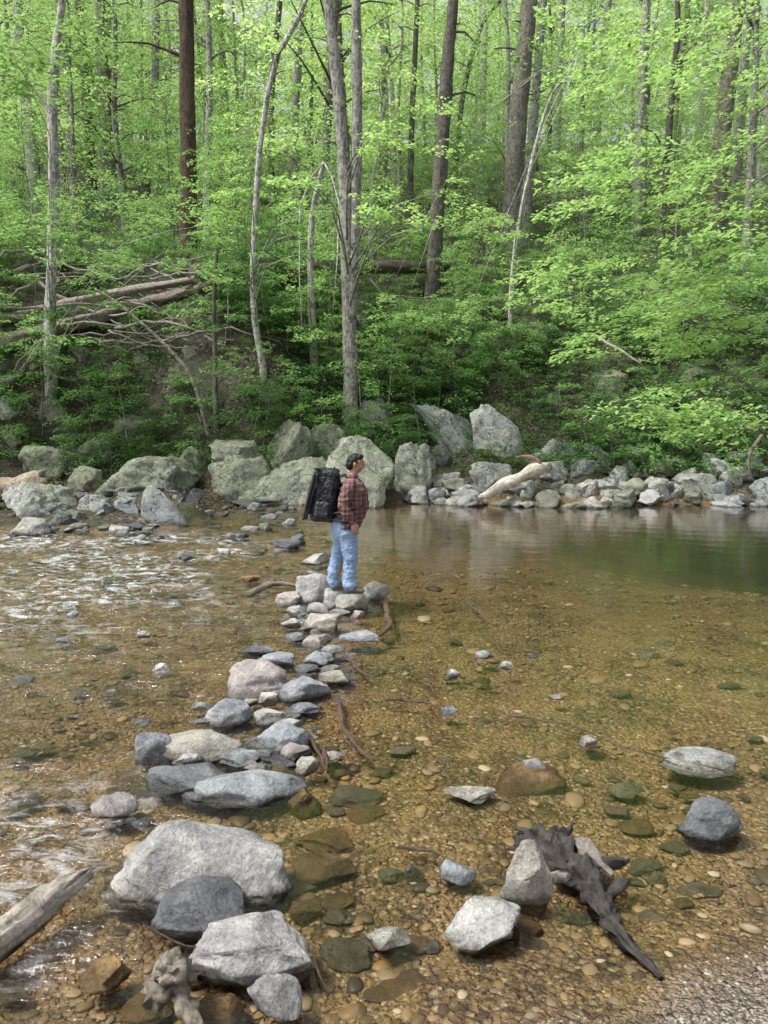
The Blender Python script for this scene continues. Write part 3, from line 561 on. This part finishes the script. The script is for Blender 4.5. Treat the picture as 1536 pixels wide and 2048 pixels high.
HX=HX[:-1]
# generic woodland
def generic(h,r,ns,z0,rad,L,n,leaf,mat,seed,ev=4):
    random.seed(seed); ph=[(0,0,-.6)]
    x=y=0
    for i in range(1,7):
        x+=random.uniform(-.03,.03)*h*.5; y+=random.uniform(-.03,.03)*h*.5; ph.append((x,y,h*i/6))
    rr=[r*1.3]+[r*(1-.14*i) for i in range(1,7)]
    P=[];A=[];LL=[];lim=[]
    for i in range(ns):
        zf=random.random()**.85; z=z0+(h*1.03-z0)*zf; a=random.uniform(0,6.28); q=rad*(1-.55*zf)*random.uniform(.1,1)
        k=min(int(z/h*6),5); f=z/h*6-k; cx=ph[k][0]*(1-f)+ph[min(k+1,6)][0]*f; cy=ph[k][1]*(1-f)+ph[min(k+1,6)][1]*f
        p=(cx+q*math.cos(a),cy+q*math.sin(a),z); P.append(p);A.append(a+random.uniform(-.5,.5));LL.append(L*random.uniform(.6,1.3))
        if i%ev==0: lim.append(((cx,cy,max(z-.4*q,z0*.7)),p,r*.25+.008))
    return trunkmesh(ph,rr,lim,9,14,seed),leaves("crown",P,A,LL,n,leaf,mat)
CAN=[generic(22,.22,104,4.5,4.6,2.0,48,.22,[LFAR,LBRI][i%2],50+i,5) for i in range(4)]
MIDT=[generic(8.5,.055,48,1.8,2.7,1.5,54,.13,[LMID,LBRI,LMID][i%3],70+i,4) for i in range(5)]
SAP=[generic(3.4,.025,34,.3,1.4,.8,48,.11,[LMID,LDRK,LBRI][i%3],90+i,3) for i in range(4)]
SHR=[generic(1.1,.015,20,.1,.8,.55,42,.092,[LDRK,LMID][i%2],120+i,3) for i in range(4)]
random.seed(99)
BK=[(.26,.25,.225),(.32,.31,.29),(.19,.175,.155),(.37,.36,.34),(.14,.13,.115)]
def plant(tm,x,y,s,name,label,cat,group,tilt=.04):
    z=float(T(x,y)); e=ob(name,None,label=label,cat=cat,group=group,loc=(x,y,z-.05)); e.empty_display_size=.3
    e.scale=(s,s,s*random.uniform(.9,1.15)); e.rotation_euler=(random.uniform(-tilt,tilt),random.uniform(-tilt,tilt),random.uniform(0,6.28))
    ob("trunk",tm[0],parent=e,color=random.choice(BK)); ob("crown",tm[1],parent=e); return e
pts=[]
def ok(x,y,d,blk=0):
    px=768+F*x/y
    if blk:
        for hx,hY in HX:
            if y<hY and abs(px-hx)<blk*F/y: return False
    if y<23.6 and 840<px<1070: return False
    if d<1 and px<450 and 24.2<y<28.5 and random.random()<.75: return False
    if d<1 and 400<px<900 and 29<y<35.5 and random.random()<.6: return False
    for a,b in pts:
        if (a-x)**2+(b-y)**2<d*d: return False
    pts.append((x,y)); return True
def scatter(N,fy,fx,d,blk,fn):
    n=0
    for _ in range(N*60):
        if n>=N: break
        y=fy(); x=fx(y)
        if ok(x,y,d,blk): fn(x,y); n+=1
    pts.clear()
scatter(112,lambda:36+random.random()**.9*85,lambda y:random.uniform(-1,1)*(y*.58+3),2.6,.25,lambda x,y:plant(random.choice(CAN),x,y,random.uniform(.75,1.15),"tree","tall straight woodland tree with bright green leaves","tree","trees on the wooded hillside"))
scatter(34,lambda:24.5+random.random()*10,lambda y:random.uniform(-1,1)*(y*.54+2),1.4,.95,lambda x,y:plant(random.choice(MIDT),x,y,random.uniform(.45,.8),"understory_tree","slender young tree with layered green leaves","tree","young trees on the hillside",.1))
scatter(72,lambda:34+random.random()*40,lambda y:random.uniform(-1,1)*(y*.54+2),1.7,.7,lambda x,y:plant(random.choice(MIDT),x,y,random.uniform(.65,1.1),"understory_tree","slender young tree with layered green leaves","tree","young trees on the hillside",.1))
scatter(150,lambda:22.4+random.random()**1.2*18,lambda y:random.uniform(-1,1)*(y*.54+1),.7,.12,lambda x,y:plant(random.choice(SAP),x,y,random.uniform(.4,.95),"sapling","thin sapling with flat sprays of leaves","sapling","saplings on the far bank",.15))
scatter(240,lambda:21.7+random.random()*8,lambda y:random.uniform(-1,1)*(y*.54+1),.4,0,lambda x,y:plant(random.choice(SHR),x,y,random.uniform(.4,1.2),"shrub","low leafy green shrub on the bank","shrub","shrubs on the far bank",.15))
def clus(N,y0,y1,pred,L,nn,leaf,mat,name,h,h0=.03,pw=1.3,**k):
    x=rng.uniform(-1,1,N*3); y=y0+(y1-y0)*rng.random(N*3)**pw; x=x*(y*.56+1); q=pred(x,y); x=x[q][:N];y=y[q][:N]
    P=np.stack([x,y,T(x,y)+h*rng.random(len(x))+h0],1)
    ob(name,leaves(name,P,rng.uniform(0,6.28,len(x)),np.full(len(x),L),nn,leaf,mat,0.1,k.get('tilt',.5),.6),kind="stuff")
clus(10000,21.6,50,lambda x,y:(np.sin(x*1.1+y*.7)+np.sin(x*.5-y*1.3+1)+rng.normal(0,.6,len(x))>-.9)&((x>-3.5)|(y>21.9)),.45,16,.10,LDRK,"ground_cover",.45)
clus(2500,20.8,45,lambda x,y:x<99,.8,9,.08,LIT,"leaf_litter",.02)
clus(500,17.5,21,lambda x,y:(x<-4),.8,9,.08,LIT,"dry_leaves",.02)
clus(1900,46,85,lambda x,y:x<99,2.2,22,.30,LBRI,"woodland_foliage",11,1,1.)
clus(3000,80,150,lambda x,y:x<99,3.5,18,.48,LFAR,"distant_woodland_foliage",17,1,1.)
# ---------------------------------------------------------------- dead wood
def wood(name,pts,wd,col,label,cat,n=14,seg=12,rough=.18,jag=0.,extra=(),mat=WOOD,wob=0,fr=1.7,fl=.55):
    b=Vector(pts[0]); G=Geo(); tube(G,[Vector(p)-b for p in pts],[w/2 for w in wd],n,seg,rough,random.randint(1,99),wob,jag,fr,fl)
    for q,w in extra: tube(G,[Vector(p)-b for p in q],[v/2 for v in w],12,8,rough,random.randint(1,99),wob,jag,fr,fl)
    return ob(name,G.mesh(name),mat,label=label,cat=cat,group="dead wood",color=col,loc=b)
def hz(x,y,z): return hit(x,y,z)
def hl(x,y,o): p=hit(x,y); return p+Vector((0,0,o))
PW=(.52,.48,.42)
wood("driftwood_log",[hz(-120,1965,.03),hz(30,1855,.06),hz(110,1790,.08),hz(165,1755,.09)],[.13,.145,.13,.06],PW,"pale weathered log with splintered end lying in the riffle","log",30,24,.3,2.5,extra=[([hz(90,1805,.11),hz(150,1752,.13),hz(178,1738,.12)],[.05,.035,.01])],fr=6,fl=.12)
BW=(.085,.078,.073)
wood("driftwood_root",[hz(1040,1690,.02),hz(1105,1710,.05),hz(1165,1750,.05),hz(1205,1810,.03),hz(1240,1860,.02),hz(1318,1955,.01)],[.10,.17,.15,.09,.06,.02],BW,"weathered grey-black root driftwood with a long tapering arm","driftwood",60,22,.7,2.,wob=.03,fr=6,fl=.3,
 extra=[([hz(1100,1700,.06),hz(1080,1665,.08),hz(1035,1680,.03)],[.07,.06,.02]),([hz(1150,1740,.05),hz(1200,1725,.07),hz(1255,1722,.03)],[.10,.08,.02]),([hz(1170,1780,.04),hz(1215,1785,.04),hz(1252,1760,.02)],[.08,.06,.02]),([hz(1110,1690,.07),hz(1070,1665,.08),hz(1030,1655,.04)],[.05,.04,.01]),([hz(1120,1690,.08),hz(1140,1665,.12),hz(1150,1650,.13)],[.05,.03,.01])])
wood("driftwood_chunk",[hz(1138,1690,.08),hz(1172,1700,.11),hz(1225,1752,.07)],[.07,.10,.02],(.32,.30,.27),"pale broken wood chunk resting on dark driftwood","driftwood",24,16,.5,1.5,fr=6,fl=.2)
wood("fallen_log",[dep(966,992,19.3),dep(1080,932,20.5)],[.22,.40],(.60,.56,.49),"pale peeled split log lying on the rubble above the pool","log",22,6,.35,2.5,fr=5,fl=.2)
wood("dead_branch",[dep(1080,925,20.4),dep(1060,914,20.4),dep(1032,914,20.3)],[.14,.10,.05],(.30,.2,.14),"short reddish branch stub beside a pale log","branch",10,8,.2)
wood("fallen_log",[dep(-40,985,17.5),dep(30,975,17.7),dep(84,962,18)],[.5,.5,.42],(.33,.28,.215),"short thick brown log end above the riffle","log",20,16,.3,1.5,fr=4,fl=.15)
wood("fallen_log",[hl(-60,740,.4),hl(120,692,.45),hl(300,634,.45),hl(430,598,.5)],[.44,.46,.4,.3],(.22,.195,.165),"huge rotting grey-brown log lying across the slope","log",40,16,.35,1.,fr=4,fl=.25)
wood("fallen_log",[hl(-60,690,.5),hl(160,640,.55),hl(420,588,.55)],[.28,.28,.2],(.28,.25,.22),"rotting grey log lying across the slope","log",30,12,.3,1.,fr=3,fl=.25)
wood("fallen_log",[hl(395,600,.9),hl(640,585,.9),hl(890,570,.8)],[.6,.6,.42],(.12,.105,.09),"long dark fallen trunk lying along the slope","log",40,14,.25,1.,fr=3,fl=.25)
wood("dead_branch",[hl(-20,800,.2),hl(40,770,.3),hl(92,715,.5)],[.24,.2,.12],(.27,.25,.22),"bare dead trunk leaning on the slope","branch",20,12,.3,1.,fr=3,fl=.25)
BR=[[(120,580),(250,600),(430,575)],[(60,620),(200,585),(330,640)],[(330,700),(430,650),(470,640)],[(1065,665),(1090,640),(1160,628)],[(740,590),(780,620),(800,640)],[(180,590),(280,560),(400,550)],[(760,640),(790,615),(850,640)],
  [(0,660),(90,620),(200,590)],[(150,700),(260,650),(330,600)],[(230,730),(300,690),(420,660)],[(30,600),(140,575),(260,580)],[(200,560),(330,600),(430,640)],[(0,580),(60,570),(150,610)],[(1180,720),(1240,770),(1290,790)],
  [(0,720),(130,660),(180,650)],[(100,640),(230,650),(350,690)],[(20,780),(100,740),(210,730)],[(440,600),(540,590),(640,600)],[(560,640),(650,600),(740,580)]]
for i in range(22):
    x=random.uniform(-20,400); y=random.uniform(575,740); l=random.uniform(80,260); s=random.uniform(-.35,.25); BR.append([(x,y),(x+l*.5,y+l*.5*s+random.uniform(-12,12)),(x+l,max(y+l*s,560))])
for p in BR:
    w=random.uniform(.05,.13); k=random.uniform(.6,1); wood("dead_branch",[hl(x,y,random.uniform(.35,1.1)) for x,y in p],[w,w*.8,w*.3],(.36*k,.335*k,.30*k),"bare grey dead branch caught on the slope","branch",12,7,.2,wob=.15)
for p,w in [([(500,1187),(545,1168),(602,1170)],.09),([(768,1203),(778,1248),(755,1275)],.07),([(675,1395),(700,1480),(750,1522)],.045),([(1010,1432),(1130,1450),(1260,1500),(1536,1552)],.016),([(770,1402),(820,1400),(866,1409)],.03),
 ([(690,1312),(720,1335),(745,1357)],.03),([(640,1490),(655,1520),(650,1560)],.03),([(1525,870),(1500,905),(1497,945)],.1),([(800,1690),(860,1700),(900,1720)],.02),([(610,1460),(640,1500),(655,1540)],.03),([(780,1390),(810,1405),(835,1412)],.02),
 ([(380,1960),(450,1930),(560,1850)],.012),([(560,1840),(620,1900),(660,1990)],.012),([(300,1850),(400,1890),(480,1800),(540,1790)],.010),([(930,1200),(960,1225),(985,1235)],.03)]:
    q=[hz(x,y,.03) if y>1000 else dep(x,y,19.5) for x,y in p]
    wood("stick",q,[w]+[w*.9]*(len(q)-2)+[w*.4],(.12,.085,.06) if w<.08 else (.25,.21,.175),"thin water-darkened stick lying in the shallows","stick",18,7,.3,wob=.03)
wood("driftwood_root",[hz(310,1990,.1),hz(345,1950,.2),hz(340,1925,.24),hz(385,1960,.12)],[.10,.12,.1,.04],(.34,.31,.26),"knobbly grey root stub wedged between stones","driftwood",24,14,.6,1.,extra=[([hz(345,1950,.15),hz(370,2010,.1),hz(400,2060,.05)],[.1,.08,.05])],fr=4)
# ---------------------------------------------------------------- light
w=bpy.data.worlds.new("World"); scene.world=w; w.use_nodes=True; nt=w.node_tree; bg=nt.nodes["Background"]
AZ,EL=250,60
sk=nt.nodes.new("ShaderNodeTexSky"); sk.sky_type='NISHITA'; sk.sun_disc=False; sk.sun_elevation=R(EL); sk.sun_rotation=R(AZ); sk.air_density=1.; sk.dust_density=5.
hs=nt.nodes.new("ShaderNodeHueSaturation"); hs.inputs["Saturation"].default_value=.35; hs.inputs["Value"].default_value=1.55; nt.links.new(sk.outputs[0],hs.inputs["Color"]); nt.links.new(hs.outputs[0],bg.inputs[0]); bg.inputs[1].default_value=.15
sd=bpy.data.lights.new("sun",'SUN'); sd.energy=4.7; sd.angle=R(15); sd.color=(1,.975,.93); so=bpy.data.objects.new("sun",sd); COL.objects.link(so)
d=Vector((math.sin(R(AZ))*math.cos(R(EL)),math.cos(R(AZ))*math.cos(R(EL)),math.sin(R(EL)))); so.rotation_euler=d.to_track_quat('Z','Y').to_euler()
